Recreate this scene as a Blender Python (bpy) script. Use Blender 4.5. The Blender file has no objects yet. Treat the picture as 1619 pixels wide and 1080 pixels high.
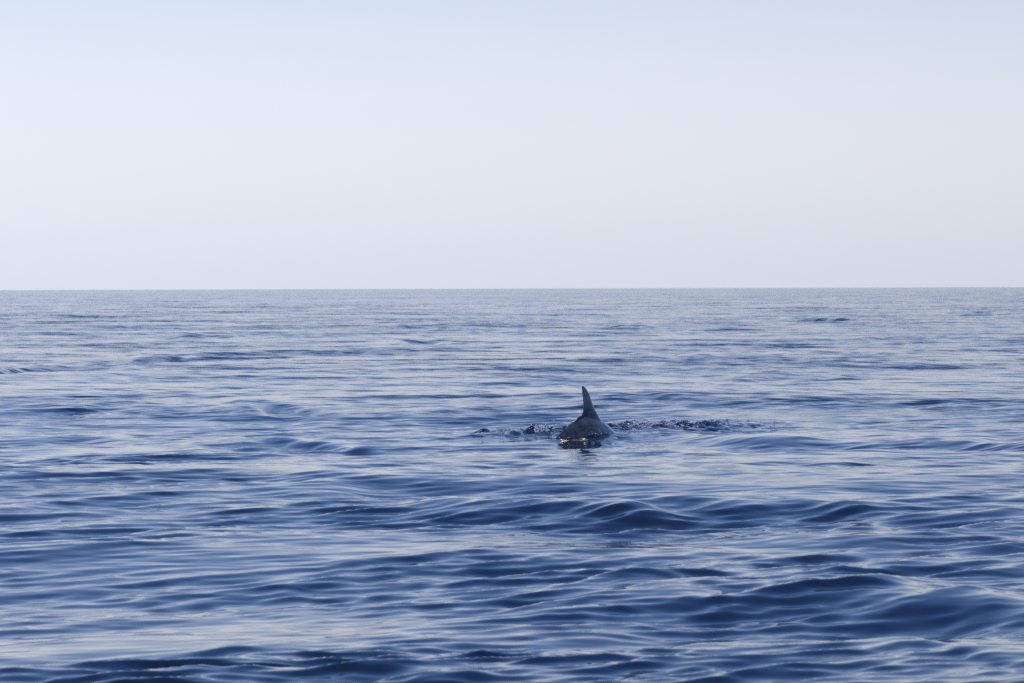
import bpy, bmesh, math, random
import numpy as np
from mathutils import Vector, Matrix, noise as mnoise

random.seed(7)
rng = np.random.default_rng(11)
sc = bpy.context.scene
col = sc.collection

# ------------------------------------------------------------------ camera
CAM_H = 1.5
FPX = 6000.0                     # focal length in pixels of the 1619 px wide picture (about 135 mm)
PITCH = math.atan((540 - 455.5) / FPX)
cam_d = bpy.data.cameras.new('camera')
cam = bpy.data.objects.new('camera', cam_d)
col.objects.link(cam)
cam.location = (0, 0, CAM_H)
cam.rotation_euler = (Matrix.Rotation(math.pi / 2 - PITCH, 3, 'X') @ Matrix.Rotation(math.radians(-0.17), 3, 'Z')).to_euler()
cam_d.sensor_width = 36.0
cam_d.lens = FPX / 1619 * 36.0
cam_d.clip_start = 0.05
cam_d.clip_end = 60000
cam_d.dof.use_dof = True
cam_d.dof.focus_distance = 36.0
cam_d.dof.aperture_fstop = 9.0
sc.camera = cam

# ------------------------------------------------------------------ light
SUN_EL, SUN_AZ = math.radians(63), math.radians(24)     # azimuth from +Y (view direction), negative = left
w = bpy.data.worlds.new('World')
sc.world = w
w.use_nodes = True
nt = w.node_tree
nt.nodes.clear()
N = nt.nodes.new
L = nt.links.new
sky = N('ShaderNodeTexSky')
sky.sky_type = 'NISHITA'
sky.sun_disc = False
sky.sun_elevation = SUN_EL
sky.sun_rotation = SUN_AZ
sky.air_density = 1.0
sky.dust_density = 0.6
sky.ozone_density = 3.0
tc = N('ShaderNodeTexCoord')
sep = N('ShaderNodeSeparateXYZ')
L(tc.outputs['Generated'], sep.inputs[0])
# bright sea haze low in the sky, thinning upward
ramp = N('ShaderNodeValToRGB')
ramp.color_ramp.interpolation = 'B_SPLINE'
def lin(c):
    return tuple((x / 255 / 12.92) if x / 255 <= 0.04045 else ((x / 255 + 0.055) / 1.055) ** 2.4 for x in c) + (1,)
stops = [(0.0, (212, 220, 232)), (0.019, (223, 229, 239)), (0.040, (229, 234, 243)), (0.062, (222, 230, 244)),
         (0.085, (208, 219, 242)), (0.14, (180, 203, 245)), (0.22, (142, 179, 240)), (0.42, (88, 134, 216)), (0.80, (54, 98, 190)), (1.0, (46, 90, 184))]
cr = ramp.color_ramp
while len(cr.elements) < len(stops):
    cr.elements.new(0.5)
for e, (p, c) in zip(cr.elements, stops):
    e.position = p
    e.color = lin(c)
L(sep.outputs['Z'], ramp.inputs[0])
fac = N('ShaderNodeMapRange')
fac.interpolation_type = 'SMOOTHSTEP'
fac.inputs['From Min'].default_value = 0.05
fac.inputs['From Max'].default_value = 0.9
fac.inputs['To Min'].default_value = 1.0
fac.inputs['To Max'].default_value = 0.6
L(sep.outputs['Z'], fac.inputs['Value'])
# the haze is a little brighter towards the left of the view
dirn = Vector((-0.95, 0.55, 0.0)).normalized()
dot = N('ShaderNodeVectorMath'); dot.operation = 'DOT_PRODUCT'
L(tc.outputs['Generated'], dot.inputs[0]); dot.inputs[1].default_value = dirn
side = N('ShaderNodeMapRange')
side.inputs['From Min'].default_value = 0.36; side.inputs['From Max'].default_value = 0.63
side.inputs['To Min'].default_value = 0.93; side.inputs['To Max'].default_value = 1.06
L(dot.outputs['Value'], side.inputs['Value'])
scl = N('ShaderNodeVectorMath'); scl.operation = 'SCALE'
L(ramp.outputs['Color'], scl.inputs[0]); L(side.outputs[0], scl.inputs['Scale'])
nsc = N('ShaderNodeVectorMath'); nsc.operation = 'SCALE'
L(sky.outputs[0], nsc.inputs[0]); nsc.inputs['Scale'].default_value = 0.055 / 0.1
mix = N('ShaderNodeMix'); mix.data_type = 'RGBA'
hz = N('ShaderNodeVectorMath'); hz.operation = 'SCALE'
L(scl.outputs[0], hz.inputs[0]); hz.inputs['Scale'].default_value = 10.0
L(fac.outputs[0], mix.inputs['Factor'])
L(nsc.outputs[0], mix.inputs['A'])
L(hz.outputs[0], mix.inputs['B'])
bg = N('ShaderNodeBackground')
bg.inputs['Strength'].default_value = 0.1
L(mix.outputs['Result'], bg.inputs['Color'])
wo = N('ShaderNodeOutputWorld')
L(bg.outputs[0], wo.inputs['Surface'])

sun_d = bpy.data.lights.new('sun', 'SUN')
sun_d.energy = 3.5
sun_d.angle = math.radians(0.5)
sun_d.color = (1.0, 0.90, 0.78)
sun = bpy.data.objects.new('sun', sun_d)
col.objects.link(sun)
sd = Vector((math.sin(SUN_AZ) * math.cos(SUN_EL), math.cos(SUN_AZ) * math.cos(SUN_EL), math.sin(SUN_EL)))
sun.rotation_euler = sd.to_track_quat('Z', 'Y').to_euler()
sun.location = sd * 60

sc.view_settings.view_transform = 'Standard'
sc.view_settings.look = 'None'
sc.view_settings.gamma = 1
sc.view_settings.exposure = 0.0
sc.view_settings.use_curve_mapping = False
sc.render.engine = 'CYCLES'
sc.cycles.use_denoising = False
sc.cycles.sample_clamp_direct = 5.0
sc.cycles.denoiser = 'OPENIMAGEDENOISE'
sc.cycles.denoising_input_passes = 'RGB_ALBEDO_NORMAL'


def ground(px, py):
    """point of the mean sea level that the picture shows at a pixel of the 1619x1080 photograph"""
    d = CAM_H / math.tan(math.atan((py - 540) / FPX) + PITCH)
    return np.array([(px - 809.5) / FPX * math.hypot(d, CAM_H) * 1.0, d])

# ------------------------------------------------------------------ sea surface
def smooth(a, b, x):
    t = np.clip((x - a) / (b - a), 0, 1)
    return t * t * (3 - 2 * t)


def value_noise(x, y, scale, seed):
    """cheap smooth noise from a few long sines"""
    r = np.random.default_rng(seed)
    out = np.zeros_like(x)
    for _ in range(9):
        a = r.uniform(0, 2 * math.pi)
        k = 2 * math.pi / (scale * r.uniform(0.7, 1.6))
        out += np.sin(k * (math.cos(a) * x + math.sin(a) * y) + r.uniform(0, 6.28)).astype(np.float32)
    return out / 3.0

# wave trains: (count, wavelength range, rms slope of the band, mean travel direction in degrees from +Y, spread)
BANDS = [
    (14, (22.0, 60.0), 0.013, 0, 28),
    (20, (8.0, 22.0), 0.019, -8, 24),
    (26, (3.5, 8.0), 0.023, -12, 26),
    (44, (1.6, 3.5), 0.027, -32, 17),
    (64, (0.75, 1.6), 0.035, -38, 17),
    (110, (0.32, 0.75), 0.064, -40, 20),
    (140, (0.10, 0.32), 0.108, -38, 27),
]
WAVES = []
for n, (l0, l1), s, mean, spread in BANDS:
    for i in range(n):
        lam = l0 * (l1 / l0) ** ((i + rng.random()) / n)
        th = math.radians(mean + rng.normal() * spread * 0.6)
        k = 2 * math.pi / lam
        A = 0.66 * s * math.sqrt(2.0 / n) / k
        WAVES.append(tuple(float(q) for q in (lam, k, math.sin(th), math.cos(th), A, rng.uniform(0, 2 * math.pi))))

# swells the photograph shows one by one: pixel of the middle of their dark front, half length in px, wavelength, slope, turn of the crest
PACKETS = [
    (900, 808, 420, 1.9, 0.13, 4), (1300, 925, 380, 1.9, 0.15, 3), (120, 1060, 300, 1.9, 0.13, 4),
    (640, 778, 190, 1.5, 0.17, 8), (930, 806, 170, 1.4, 0.17, 12), (1185, 806, 170, 1.3, 0.22, 4),
    (1400, 815, 130, 1.0, 0.12, -6), (1130, 912, 200, 1.35, 0.26, 10), (1440, 912, 190, 1.3, 0.22, -4),
    (1340, 950, 160, 1.0, 0.16, 8), (1580, 925, 120, 1.2, 0.22, -8), (170, 832, 170, 1.1, 0.17, 0),
    (20, 812, 90, 0.9, 0.14, -10), (40, 1055, 190, 1.1, 0.26, 6), (300, 905, 90, 0.8, 0.16, 6),
    (520, 895, 130, 0.9, 0.20, 8), (850, 860, 120, 0.8, 0.12, 10), (600, 880, 80, 0.8, 0.12, 4),
    (1240, 695, 190, 2.2, 0.17, 2), (1480, 705, 220, 2.0, 0.17, 2), (1580, 690, 120, 1.6, 0.15, 3),
    (1150, 566, 110, 5.0, 0.12, 2), (1230, 591, 90, 4.0, 0.13, -3), (760, 520, 50, 7.0, 0.08, 4),
    (310, 532, 60, 6.0, 0.13, 0), (235, 566, 40, 4.0, 0.13, 0), (1325, 508, 50, 8.0, 0.14, 3),
    (1555, 500, 34, 8.0, 0.13, 0), (655, 543, 55, 6.0, 0.10, 0), (1040, 520, 60, 7.0, 0.09, 3),
    (430, 662, 80, 2.0, 0.15, 6), (450, 698, 100, 1.8, 0.16, 8), (60, 733, 140, 1.0, 0.16, 3),
    (20, 580, 40, 4.0, 0.14, 0), (170, 720, 70, 1.0, 0.12, 8), (640, 1040, 130, 0.9, 0.17, 4),
    (860, 1048, 110, 0.8, 0.15, 8), (1570, 998, 90, 0.9, 0.22, 3), (215, 1035, 150, 1.0, 0.18, 6),
    (1090, 1010, 120, 0.8, 0.14, 4), (470, 990, 110, 0.8, 0.12, 8), (820, 972, 110, 0.8, 0.15, 8),
    (1240, 860, 100, 0.8, 0.13, 6), (760, 640, 60, 2.4, 0.08, 2), (1070, 650, 70, 2.4, 0.08, 2),
    (1350, 740, 90, 1.2, 0.11, -4), (850, 750, 90, 1.0, 0.10, 4), (1130, 748, 60, 0.9, 0.10, 2),
    (100, 660, 90, 1.8, 0.12, 0), (60, 690, 110, 1.6, 0.12, 0),
]
PK = []
for px, py, hw, lam, s, turn in PACKETS:
    c = ground(px, py)
    half = hw / FPX * c[1] * 1.25
    PK.append(tuple(float(q) for q in (c[0], c[1], half, lam * 2.1, s * (0.48 if c[1] > 25 or lam > 1.8 else 0.24), math.radians(turn * 3.0))))

DOL = ground(928, 690)           # where the dolphin's fin stands over the water
DX, DY = float(DOL[0]), float(DOL[1])


def seg_dist(x, y, pts):
    """distance to a polyline and position 0..1 along it"""
    best = np.full(x.shape, 1e9, np.float32); pos = np.zeros_like(best)
    n = len(pts) - 1
    for i in range(n):
        a, b = np.array(pts[i]), np.array(pts[i + 1])
        d = b - a
        t = np.clip(((x - a[0]) * d[0] + (y - a[1]) * d[1]) / (d @ d), 0, 1)
        q = np.hypot(x - a[0] - t * d[0], y - a[1] - t * d[1])
        m = q < best
        best = np.where(m, q, best); pos = np.where(m, (i + t) / n, pos)
    return best, pos

# churned strips: behind/left of the animal and the long one on its right
WAKE_R = [ground(984, 682), ground(1030, 680), ground(1090, 677), ground(1160, 674), ground(1330, 676)]
WAKE_L = [ground(872, 686), ground(840, 686), ground(785, 687), ground(690, 689)]


def wake_fields(x, y):
    dr, pr = seg_dist(x, y, WAKE_R)
    dl, pl = seg_dist(x, y, WAKE_L)
    mr = np.exp(-(dr / 0.85) ** 2) * smooth(1.0, 0.5, pr)
    ml = np.exp(-(dl / 0.45) ** 2) * smooth(1.0, 0.55, pl)
    return mr.astype(np.float32), ml.astype(np.float32), pr, pl


CHOP = []
for i in range(90):
    lam = 0.07 * (0.26 / 0.07) ** rng.random()
    th = rng.normal(0.0, 0.75)
    CHOP.append(tuple(float(q) for q in (lam, 2 * math.pi / lam, math.sin(th), math.cos(th), rng.uniform(0, 6.283))))


def sea(x, y, spacing):
    """returns displaced x, y, z and the rms slope that the grid is too coarse to carry"""
    x = x.astype(np.float32); y = y.astype(np.float32)
    z = np.zeros_like(x); ox = np.zeros_like(x); oy = np.zeros_like(x)
    lost = np.zeros_like(x)
    gust = np.clip(1.0 + 0.30 * value_noise(x, y, 9.0, 3), 0.35, 1.7)
    gust2 = np.clip(1.0 + 0.55 * value_noise(x, y, 3.2, 5), 0.25, 1.9)
    cc = ground(330, 630)
    calm = 1.0 + 0.62 * (1 - smooth(15, 40, y)) + 0.12 * smooth(60, 120, y) - 0.06 - 0.26 * np.exp(-((x - cc[0]) / 7) ** 2 - ((y - cc[1]) / 20) ** 2)
    for lam, k, sx, cy, A, ph in WAVES:
        f = smooth(2.0, 3.8, lam / spacing)
        g = gust if lam > 0.9 else gust2 * gust
        if lam > 3.0:
            g = 1.15
        else:
            g = g * calm
        a = (A * g * f).astype(np.float32)
        arg = (k * (sx * x + cy * y) + ph).astype(np.float32)
        c = np.cos(arg); s = np.sin(arg)
        z += a * c
        ch = 0.9
        ox -= a * s * sx * ch
        oy -= a * s * cy * ch
        lost += (A * k) ** 2 * 0.5 * (1 - f)
    for cx, cy_, half, lam, s, turn in PK:
        m = (np.abs(x - cx) < half * 3) & (np.abs(y - cy_) < max(lam * 2.2, half * 0.8) + lam)
        if not m.any():
            continue
        dx = x[m] - cx; dy = y[m] - cy_
        u = -math.sin(turn) * dx + math.cos(turn) * dy
        v = math.cos(turn) * dx + math.sin(turn) * dy
        wob = 0.14 * lam * np.sin(v / half * 2.6 + cx * 3.1) + 0.07 * lam * np.sin(v / half * 6.1 + cx)
        u = u + wob
        k = 2 * math.pi / lam
        z[m] += (s / k * np.sin(k * u) * np.exp(-(u / (0.62 * lam)) ** 2 - (v / half) ** 2)).astype(np.float32)
    for fx, fy, rx, ry, mean, seed in ((560, 800, 1.3, 3.0, -42, 1), (250, 838, 0.9, 1.6, -34, 2), (1180, 800, 1.0, 2.4, -30, 3), (820, 795, 0.9, 2.2, -44, 4)):
        c = ground(fx, fy)
        m = (np.abs(x - c[0]) < rx * 2.3) & (np.abs(y - c[1]) < ry * 2.3)
        if not m.any():
            continue
        e = np.exp(-((x[m] - c[0]) / rx) ** 2 - ((y[m] - c[1]) / ry) ** 2)
        q = np.random.default_rng(seed)
        for _ in range(8):
            lam = float(q.uniform(0.17, 0.30)); a_ = math.radians(mean + float(q.normal()) * 9); k = 2 * math.pi / lam
            z[m] += (0.036 / k * e * np.cos(k * (math.sin(a_) * x[m] + math.cos(a_) * y[m]) + float(q.uniform(0, 6.28)))).astype(np.float32)
    mr, ml, pr, pl = wake_fields(x, y)
    g1 = (DX + 0.12, DY - 0.55)
    mf = np.exp(-((x - g1[0]) / 0.36) ** 2 - ((y - g1[1]) / 0.75) ** 2).astype(np.float32)
    msk = np.clip(mr + ml + 0.55 * mf, 0, 1)
    m = msk > 0.01
    if m.any():
        xs, ys = x[m], y[m]
        h = np.zeros_like(xs)
        for lam, k, sx, cy, ph in CHOP:
            h += np.sin(k * (sx * xs + cy * ys) + ph) * lam
        patch = np.clip(0.75 + 0.5 * value_noise(xs, ys, 0.5, 8), 0.1, 1.5)
        z[m] += msk[m] ** 1.2 * patch * h * 0.016
        z[m] += 0.045 * mr[m] + 0.02 * ml[m]
    z += 0.02 * mf
    return x + ox, y + oy, z, np.sqrt(lost)


# polar grid: fine where the lens looks, coarser round the back; rings grow with distance
th_in = np.linspace(-8.3, 8.3, 760)
side = 8.3 + (np.linspace(0, 1, 29)[1:] ** 1.9) * 38.6
back = np.linspace(46.9, 313.1, 24)[1:-1]
th = np.radians(np.concatenate([-side[::-1], th_in, side, back]))
lr = [math.log(1.6)]
while lr[-1] < math.log(9000):
    r = math.exp(lr[-1])
    step = 0.0022 if r < 60 else 0.0022 * (r / 60) ** 0.66
    if r < 11.5: step = 0.02
    if 34.0 < r < 45.0: step = 0.0014
    lr.append(lr[-1] + min(step, 0.25))
rad = np.exp(np.array(lr))
NR, NC = len(rad), len(th)
R2, T2 = np.meshgrid(rad, th, indexing='ij')
X = (R2 * np.sin(T2)).ravel(); Y = (R2 * np.cos(T2)).ravel()
dr = np.gradient(rad)
dth = np.gradient(np.concatenate([th[-1:] - 2 * math.pi, th, th[:1] + 2 * math.pi]))[1:-1]
SP = np.maximum(dr[:, None] * 1.0, (rad[:, None] * dth[None, :]) * 0.8).ravel()
x, y, z, lost = sea(X, Y, SP)
print('sea grid', NR, NC, NR * NC)
co = np.stack([x, y, z], 1).astype(np.float32)
i0 = (np.arange(NR - 1)[:, None] * NC + np.arange(NC)[None, :])
j1 = (np.arange(NR - 1)[:, None] * NC + (np.arange(NC)[None, :] + 1) % NC)
quads = np.stack([i0, i0 + NC, j1 + NC, j1], -1).reshape(-1, 4)
quads = quads[:, ::-1]
me = bpy.data.meshes.new('water')
me.vertices.add(len(co)); me.vertices.foreach_set('co', co.ravel())
me.loops.add(quads.size); me.loops.foreach_set('vertex_index', quads.astype(np.int32).ravel())
me.polygons.add(len(quads))
me.polygons.foreach_set('loop_start', np.arange(0, quads.size, 4, dtype=np.int32))
me.polygons.foreach_set('use_smooth', np.ones(len(quads), bool))
at = me.attributes.new('lost_slope', 'FLOAT', 'POINT')
at.data.foreach_set('value', lost.astype(np.float32))
me.update(calc_edges=True)
water = bpy.data.objects.new('water', me)
col.objects.link(water)
water['kind'] = 'structure'
water['label'] = 'dark blue rippled open sea reaching the horizon'

# sea material -------------------------------------------------------
m = bpy.data.materials.new('sea_water'); m.use_nodes = True
nt = m.node_tree; N = nt.nodes.new; L = nt.links.new
bs = nt.nodes['Principled BSDF']
bs.inputs['Base Color'].default_value = (0.0012, 0.0085, 0.028, 1)
bs.inputs['IOR'].default_value = 1.333
geo = N('ShaderNodeNewGeometry')
attr = N('ShaderNodeAttribute'); attr.attribute_name = 'lost_slope'
def mapping(src, scale, rotz):
    mp = N('ShaderNodeMapping'); mp.inputs['Scale'].default_value = scale
    mp.inputs['Rotation'].default_value = (0, 0, math.radians(rotz))
    L(src, mp.inputs['Vector']); return mp.outputs[0]
def noise(vec, scale, detail=2.0, rough=0.5):
    n = N('ShaderNodeTexNoise'); n.inputs['Scale'].default_value = scale
    n.inputs['Detail'].default_value = detail; n.inputs['Roughness'].default_value = rough
    L(vec, n.inputs['Vector']); return n
def math_(op, a, b=None, c=None):
    n = N('ShaderNodeMath'); n.operation = op
    for i, v in enumerate((a, b, c)):
        if v is None: continue
        if isinstance(v, (int, float)): n.inputs[i].default_value = v
        else: L(v, n.inputs[i])
    return n.outputs[0]
pos = geo.outputs['Position']
# ripples too small for the mesh: their slope is added to the normal
v1 = mapping(pos, (2.2, 7.0, 4.0), 12)
n1 = noise(v1, 1.0, 2.0, 0.5)
nf = noise(mapping(pos, (0.30, 1.1, 1.0), -10), 1.0, 3.0, 0.6)
av = N('ShaderNodeVectorMath'); av.operation = 'ADD'
L(n1.outputs['Color'], av.inputs[0]); L(nf.outputs['Color'], av.inputs[1])
sub = N('ShaderNodeVectorMath'); sub.operation = 'SUBTRACT'
L(av.outputs[0], sub.inputs[0]); sub.inputs[1].default_value = (1.0, 1.0, 1.0)
flat = N('ShaderNodeVectorMath'); flat.operation = 'MULTIPLY'
L(sub.outputs[0], flat.inputs[0]); flat.inputs[1].default_value = (0.7, 1.1, 0)
gn = noise(mapping(pos, (0.010, 0.034, 0.03), -6), 1.0, 6.0, 0.62)
gr = N('ShaderNodeMapRange'); gr.interpolation_type = 'SMOOTHSTEP'
gr.inputs['From Min'].default_value = 0.36; gr.inputs['From Max'].default_value = 0.64
gr.inputs['To Min'].default_value = 60.0; gr.inputs['To Max'].default_value = 150.0
L(gn.outputs['Fac'], gr.inputs['Value'])
amp = math_('MULTIPLY', math_('MULTIPLY', attr.outputs['Fac'], attr.outputs['Fac']), gr.outputs[0])
sc1 = N('ShaderNodeVectorMath'); sc1.operation = 'SCALE'
L(flat.outputs[0], sc1.inputs[0]); L(amp, sc1.inputs['Scale'])
addn = N('ShaderNodeVectorMath'); addn.operation = 'ADD'
L(geo.outputs['Normal'], addn.inputs[0]); L(sc1.outputs[0], addn.inputs[1])
nrm = N('ShaderNodeVectorMath'); nrm.operation = 'NORMALIZE'
L(addn.outputs[0], nrm.inputs[0])
L(nrm.outputs[0], bs.inputs['Normal'])
L(math_('MULTIPLY_ADD', attr.outputs['Fac'], 0.6, 0.04), bs.inputs['Roughness'])
me.materials.append(m)

# ------------------------------------------------------------------ dolphin
# animal's own frame: +X towards the head, Z up, origin at the water under the rear of the fin
_sg = np.linspace(-1.6, 1.6, 1601)
_th = np.radians(np.interp(_sg, [-1.6, -0.9, -0.45, -0.06, 0.06, 0.30, 0.6, 1.6], [-55, -50, -25, -17, 18, 36, 52, 55]))
_sx = np.cumsum(np.cos(_th)) * 0.002; _sz = -np.cumsum(np.sin(_th)) * 0.002
_sx -= _sx[800]; _sz -= _sz[800]
def arch(s):
    """spine in the (x,z) plane, s = distance along the body from the fin, + towards the head; bent hard as it dives"""
    return float(np.interp(s, _sg, _sx)), float(np.interp(s, _sg, _sz)), float(np.interp(s, _sg, _th))
#      s     half width, half height
ST = [(-1.22, 0.012, 0.030), (-1.12, 0.022, 0.045), (-1.0, 0.034, 0.062), (-0.85, 0.050, 0.088), (-0.7, 0.072, 0.115),
      (-0.5, 0.108, 0.150), (-0.3, 0.148, 0.180), (-0.1, 0.182, 0.205), (0.1, 0.205, 0.220), (0.3, 0.213, 0.223),
      (0.55, 0.205, 0.212), (0.75, 0.182, 0.190), (0.9, 0.158, 0.165), (1.02, 0.128, 0.138), (1.12, 0.088, 0.100),
      (1.18, 0.050, 0.055), (1.26, 0.036, 0.036), (1.33, 0.024, 0.024), (1.36, 0.008, 0.008)]
ss = np.array([a[0] for a in ST]); sw = np.array([a[1] for a in ST]); sh = np.array([a[2] for a in ST])
bm = bmesh.new()
NS, NA = 90, 40
rings = []
BASE_Z = 0.0
for i in range(NS + 1):
    s = ss[0] + (ss[-1] - ss[0]) * i / NS
    hw = float(np.interp(s, ss, sw)) * float(np.interp(s, [-0.6, 0.1, 0.5], [0.72, 0.85, 1.0])); hh = float(np.interp(s, ss, sh))
    cx, cz, a = arch(s)
    ring = []
    for j in range(NA):
        t = 2 * math.pi * j / NA
        c, sn = math.cos(t), math.sin(t)
        ridge = 1.0 - max(0, sn) * float(np.interp(s, [-1.0, -0.15, 0.25, 0.7], [0.6, 0.58, 0.45, 0.15]))   # narrows to a keel on the tail stock
        top = max(0, sn)
        yy = 0.85 * hw * math.copysign(abs(c) ** (1 + 0.7 * top * float(np.interp(s, [-1.0, 0.3, 0.7], [1, 1, 0]))), c) * ridge
        rr = hh * sn
        tl = a * float(np.interp(s, [-1.0, -0.5, 0.5, 1.0], [1, 0.3, 0.3, 1]))
        ring.append(bm.verts.new((cx + math.sin(tl) * rr, yy, cz + math.cos(tl) * rr)))
    rings.append(ring)
for i in range(NS):
    for j in range(NA):
        bm.faces.new((rings[i][j], rings[i][(j + 1) % NA], rings[i + 1][(j + 1) % NA], rings[i + 1][j]))
bm.faces.new(rings[0][::-1]); bm.faces.new(rings[-1])


def add_blade(lead, trail, thick, frame, n=22, m=20):
    """fin from matching leading and trailing edge points (root to tip); frame maps (u,v,w) to a point"""
    L_, T_ = [np.array(p, float) for p in lead], [np.array(p, float) for p in trail]
    def samp(P, t):
        f = t * (len(P) - 1); i = min(int(f), len(P) - 2); f -= i
        p0 = P[max(i - 1, 0)]; p1 = P[i]; p2 = P[i + 1]; p3 = P[min(i + 2, len(P) - 1)]
        return 0.5 * ((2 * p1) + (-p0 + p2) * f + (2 * p0 - 5 * p1 + 4 * p2 - p3) * f * f + (-p0 + 3 * p1 - 3 * p2 + p3) * f ** 3)
    rs = []
    for i in range(n + 1):
        t = i / n
        a, b = samp(L_, t), samp(T_, t)
        th_ = float(np.interp(t, [q[0] for q in thick], [q[1] for q in thick]))
        ring = []
        for j in range(m):
            ang = 2 * math.pi * j / m
            c = 0.5 * (1 - math.cos(ang))
            prof = math.sin(ang) * (1.15 - 0.75 * c)          # thick near the leading edge, thin behind
            p = a + (b - a) * c
            ring.append(bm.verts.new(frame(p[0], p[1], th_ * prof)))
        rs.append(ring)
    for i in range(n):
        for j in range(m):
            bm.faces.new((rs[i][j], rs[i][(j + 1) % m], rs[i + 1][(j + 1) % m], rs[i + 1][j]))
    bm.faces.new(rs[0][::-1]); bm.faces.new(rs[-1])

# dorsal fin (u = along the body, v = up from the spine line)
lead = [(0.25, 0.10), (0.178, 0.20), (0.134, 0.275), (0.112, 0.34), (0.090, 0.41), (0.052, 0.468), (0.002, 0.508)]
trail = [(-0.11, 0.10), (-0.055, 0.20), (-0.028, 0.255), (-0.018, 0.32), (-0.019, 0.40), (-0.022, 0.465), (-0.016, 0.502)]
add_blade(lead, trail, [(0, 0.06), (0.17, 0.055), (0.27, 0.038), (0.42, 0.026), (0.8, 0.014), (0.95, 0.009), (1, 0.006)], lambda u, v, w_: (u, w_, v))
# flippers
for sgn in (1, -1):
    x0, z0, a0 = arch(0.72)
    add_blade([(0.10, 0), (0.10, 0.12), (0.04, 0.26), (-0.08, 0.37)], [(-0.06, 0), (-0.04, 0.10), (-0.08, 0.22), (-0.12, 0.36)],
              [(0, 0.03), (0.6, 0.018), (1, 0.006)],
              lambda u, v, w_, q=sgn: (x0 + u - 0.04, q * (0.12 + v * 0.75), z0 - 0.10 - v * 0.6 + w_))
# tail flukes
x1, z1, a1 = arch(-1.2)
ca, sa = math.cos(a1), math.sin(a1)
for sgn in (1, -1):
    def fr(u, v, w_, q=sgn):
        return (x1 + ca * u + sa * w_, q * v, z1 - sa * u + ca * w_)
    add_blade([(0.10, 0.0), (0.04, 0.10), (-0.06, 0.20), (-0.17, 0.285)], [(-0.12, 0.0), (-0.13, 0.10), (-0.16, 0.19), (-0.20, 0.28)],
              [(0, 0.022), (0.6, 0.012), (1, 0.004)], fr)
me = bpy.data.meshes.new('dolphin')
bmesh.ops.recalc_face_normals(bm, faces=bm.faces)
bm.to_mesh(me); bm.free()
dol = bpy.data.objects.new('dolphin', me)
col.objects.link(dol)
rm = dol.modifiers.new('remesh', 'REMESH'); rm.mode = 'VOXEL'; rm.voxel_size = 0.0055; rm.use_smooth_shade = True
sm = dol.modifiers.new('smooth', 'SMOOTH'); sm.factor = 0.5; sm.iterations = 24
dg = bpy.context.evaluated_depsgraph_get()
me2 = bpy.data.meshes.new_from_object(dol.evaluated_get(dg))
dol.modifiers.clear()
me2.name = 'dolphin'
dol.data = me2
# nicks in the rear edge of the fin
nv = len(me2.vertices)
vc = np.empty(nv * 3, np.float32); me2.vertices.foreach_get('co', vc); vc = vc.reshape(-1, 3)
vn = np.empty(nv * 3, np.float32); me2.vertex_normals.foreach_get('vector', vn); vn = vn.reshape(-1, 3)
for hz_, dep, wd in ((0.385, 0.010, 0.009), (0.362, 0.007, 0.007), (0.46, 0.003, 0.006)):
    k_ = (vc[:, 2] > 0.25) * np.clip(-vc[:, 0] / 0.03, 0, 1)
    vc[:, 0] += dep * np.exp(-((vc[:, 2] - hz_) / wd) ** 2) * k_
vc += vn * np.array([mnoise.noise(Vector(c) * 9.0) for c in vc])[:, None] * 0.0022
me2.vertices.foreach_set('co', vc.ravel()); me2.update()
me2.polygons.foreach_set('use_smooth', np.ones(len(me2.polygons), bool))
HEAD = math.radians(47)           # heads right and away
ROLL = math.radians(-7)
dol.matrix_world = (Matrix.Translation((DX, DY, 0.012)) @ Matrix.Rotation(HEAD, 4, 'Z') @ Matrix.Rotation(ROLL, 4, 'X'))
dol['label'] = 'dark grey dolphin showing its swept dorsal fin and arched back as it dives'
dol['category'] = 'dolphin'

m = bpy.data.materials.new('wet_skin'); m.use_nodes = True
nt = m.node_tree; N = nt.nodes.new; L = nt.links.new
bs = nt.nodes['Principled BSDF']
tc = N('ShaderNodeTexCoord')
obj_ = tc.outputs['Object']
n1 = noise(mapping(obj_, (3, 6, 16), 0), 1.0, 4.0, 0.6)
n2 = noise(mapping(obj_, (22, 8, 7), 25), 1.0, 2.0, 0.5)
r1 = N('ShaderNodeValToRGB')
r1.color_ramp.elements[0].position = 0.32; r1.color_ramp.elements[0].color = (0.018, 0.020, 0.030, 1)
r1.color_ramp.elements[1].position = 0.72; r1.color_ramp.elements[1].color = (0.088, 0.104, 0.132, 1)
L(math_('ADD', math_('MULTIPLY', n1.outputs['Fac'], 0.6), math_('MULTIPLY', n2.outputs['Fac'], 0.4)), r1.inputs[0])
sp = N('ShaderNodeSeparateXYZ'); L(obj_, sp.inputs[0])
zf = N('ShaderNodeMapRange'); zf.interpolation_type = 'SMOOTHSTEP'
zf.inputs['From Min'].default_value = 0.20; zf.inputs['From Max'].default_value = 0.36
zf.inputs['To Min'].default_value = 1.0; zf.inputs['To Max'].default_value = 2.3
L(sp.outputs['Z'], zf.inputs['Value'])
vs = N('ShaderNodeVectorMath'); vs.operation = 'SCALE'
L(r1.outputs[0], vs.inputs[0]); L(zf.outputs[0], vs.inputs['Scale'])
L(vs.outputs[0], bs.inputs['Base Color'])
bs.inputs['IOR'].default_value = 1.4
bs.inputs['Coat Weight'].default_value = 0.7
bs.inputs['Coat Roughness'].default_value = 0.1
bs.inputs['Coat IOR'].default_value = 1.33
rr = N('ShaderNodeMapRange'); rr.inputs['To Min'].default_value = 0.12; rr.inputs['To Max'].default_value = 0.28
L(n2.outputs['Fac'], rr.inputs['Value']); L(rr.outputs[0], bs.inputs['Roughness'])
bp = N('ShaderNodeBump'); bp.inputs['Distance'].default_value = 0.007
bp.inputs['Strength'].default_value = 0.6
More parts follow.
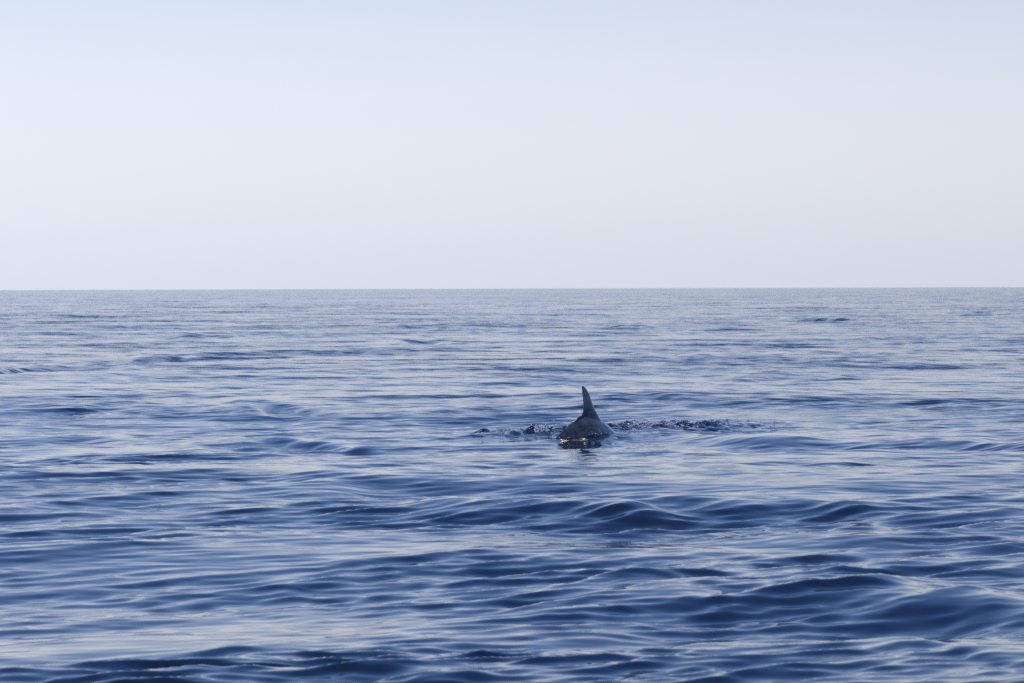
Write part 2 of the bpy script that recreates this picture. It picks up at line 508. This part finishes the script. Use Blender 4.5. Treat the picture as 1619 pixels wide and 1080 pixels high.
L(n1.outputs['Fac'], bp.inputs['Height']); L(bp.outputs[0], bs.inputs['Normal'])
fl = noise(mapping(obj_, (60, 60, 38), 0), 1.0, 2.0, 0.6)
bc = N('ShaderNodeBump'); bc.inputs['Distance'].default_value = 0.0015; bc.inputs['Filter Width'].default_value = 0.2
L(fl.outputs['Fac'], bc.inputs['Height']); L(bp.outputs[0], bc.inputs['Normal']); L(bc.outputs[0], bs.inputs['Coat Normal'])
me2.materials.clear(); me2.materials.append(m)

# ------------------------------------------------------------------ spray
def height_at(px_, py_):
    a = np.array(px_, np.float32); b = np.array(py_, np.float32)
    _, _, zz, _ = sea(a, b, np.full(a.shape, 0.02, np.float32))
    return zz
pts = []
def sprinkle(line, n, width, zmax, p0=0.0, p1=1.0):
    for _ in range(n):
        t = random.uniform(p0, p1) * (len(line) - 1)
        i = min(int(t), len(line) - 2); f = t - i
        p = line[i] * (1 - f) + line[i + 1] * f
        pts.append((p[0] + random.gauss(0, 0.05), p[1] + random.gauss(0, width), abs(random.gauss(0, zmax)), random.random()))
sprinkle(WAKE_R, 500, 0.6, 0.016, 0.0, 0.85)
sprinkle(WAKE_R, 320, 0.40, 0.02, 0.05, 0.45)
sprinkle(WAKE_L, 150, 0.10, 0.012, 0.0, 0.8)
sprinkle(WAKE_L, 160, 0.10, 0.014, 0.0, 0.3)
FRONT = [np.array([DX - 0.22, DY - 0.42]), np.array([DX, DY - 0.30]), np.array([DX + 0.2, DY - 0.1]), np.array([DX + 0.36, DY + 0.2])]
sprinkle(FRONT, 28, 0.05, 0.02)
sprinkle([ground(980, 678), ground(1020, 677), ground(1090, 674)], 260, 0.40, 0.022)
sprinkle([ground(878, 684), ground(838, 684)], 110, 0.2, 0.025)
hs = height_at([p[0] for p in pts], [p[1] for p in pts])
ico = bmesh.new(); bmesh.ops.create_icosphere(ico, subdivisions=1, radius=1)
iv = np.array([v.co[:] for v in ico.verts]); iff = np.array([[v.index for v in f.verts] for f in ico.faces]); ico.free()
V, F = [], []
for k_, ((a, b, c, q), h) in enumerate(zip(pts, hs)):
    r = 0.0028 + 0.0070 * q ** 4
    V.append(iv * (r * random.uniform(0.8, 1.9), r, r * random.uniform(0.7, 1.1)) + (a, b, h + c + 0.008)); F.append(iff + k_ * len(iv))
V = np.concatenate(V); F = np.concatenate(F)
me = bpy.data.meshes.new('spray_droplets'); me.from_pydata(V.tolist(), [], F.tolist())
me.polygons.foreach_set('use_smooth', np.ones(len(me.polygons), bool)); me.update()
spray = bpy.data.objects.new('spray_droplets', me); col.objects.link(spray)
spray['kind'] = 'stuff'
spray['label'] = 'glinting drops of spray over the churned water beside the dolphin'
m = bpy.data.materials.new('droplet_water'); m.use_nodes = True
b = m.node_tree.nodes['Principled BSDF']
b.inputs['Base Color'].default_value = (0.9, 0.93, 1, 1); b.inputs['Roughness'].default_value = 0.4
b.inputs['IOR'].default_value = 1.333; b.inputs['Transmission Weight'].default_value = 0.05
me.materials.append(m)
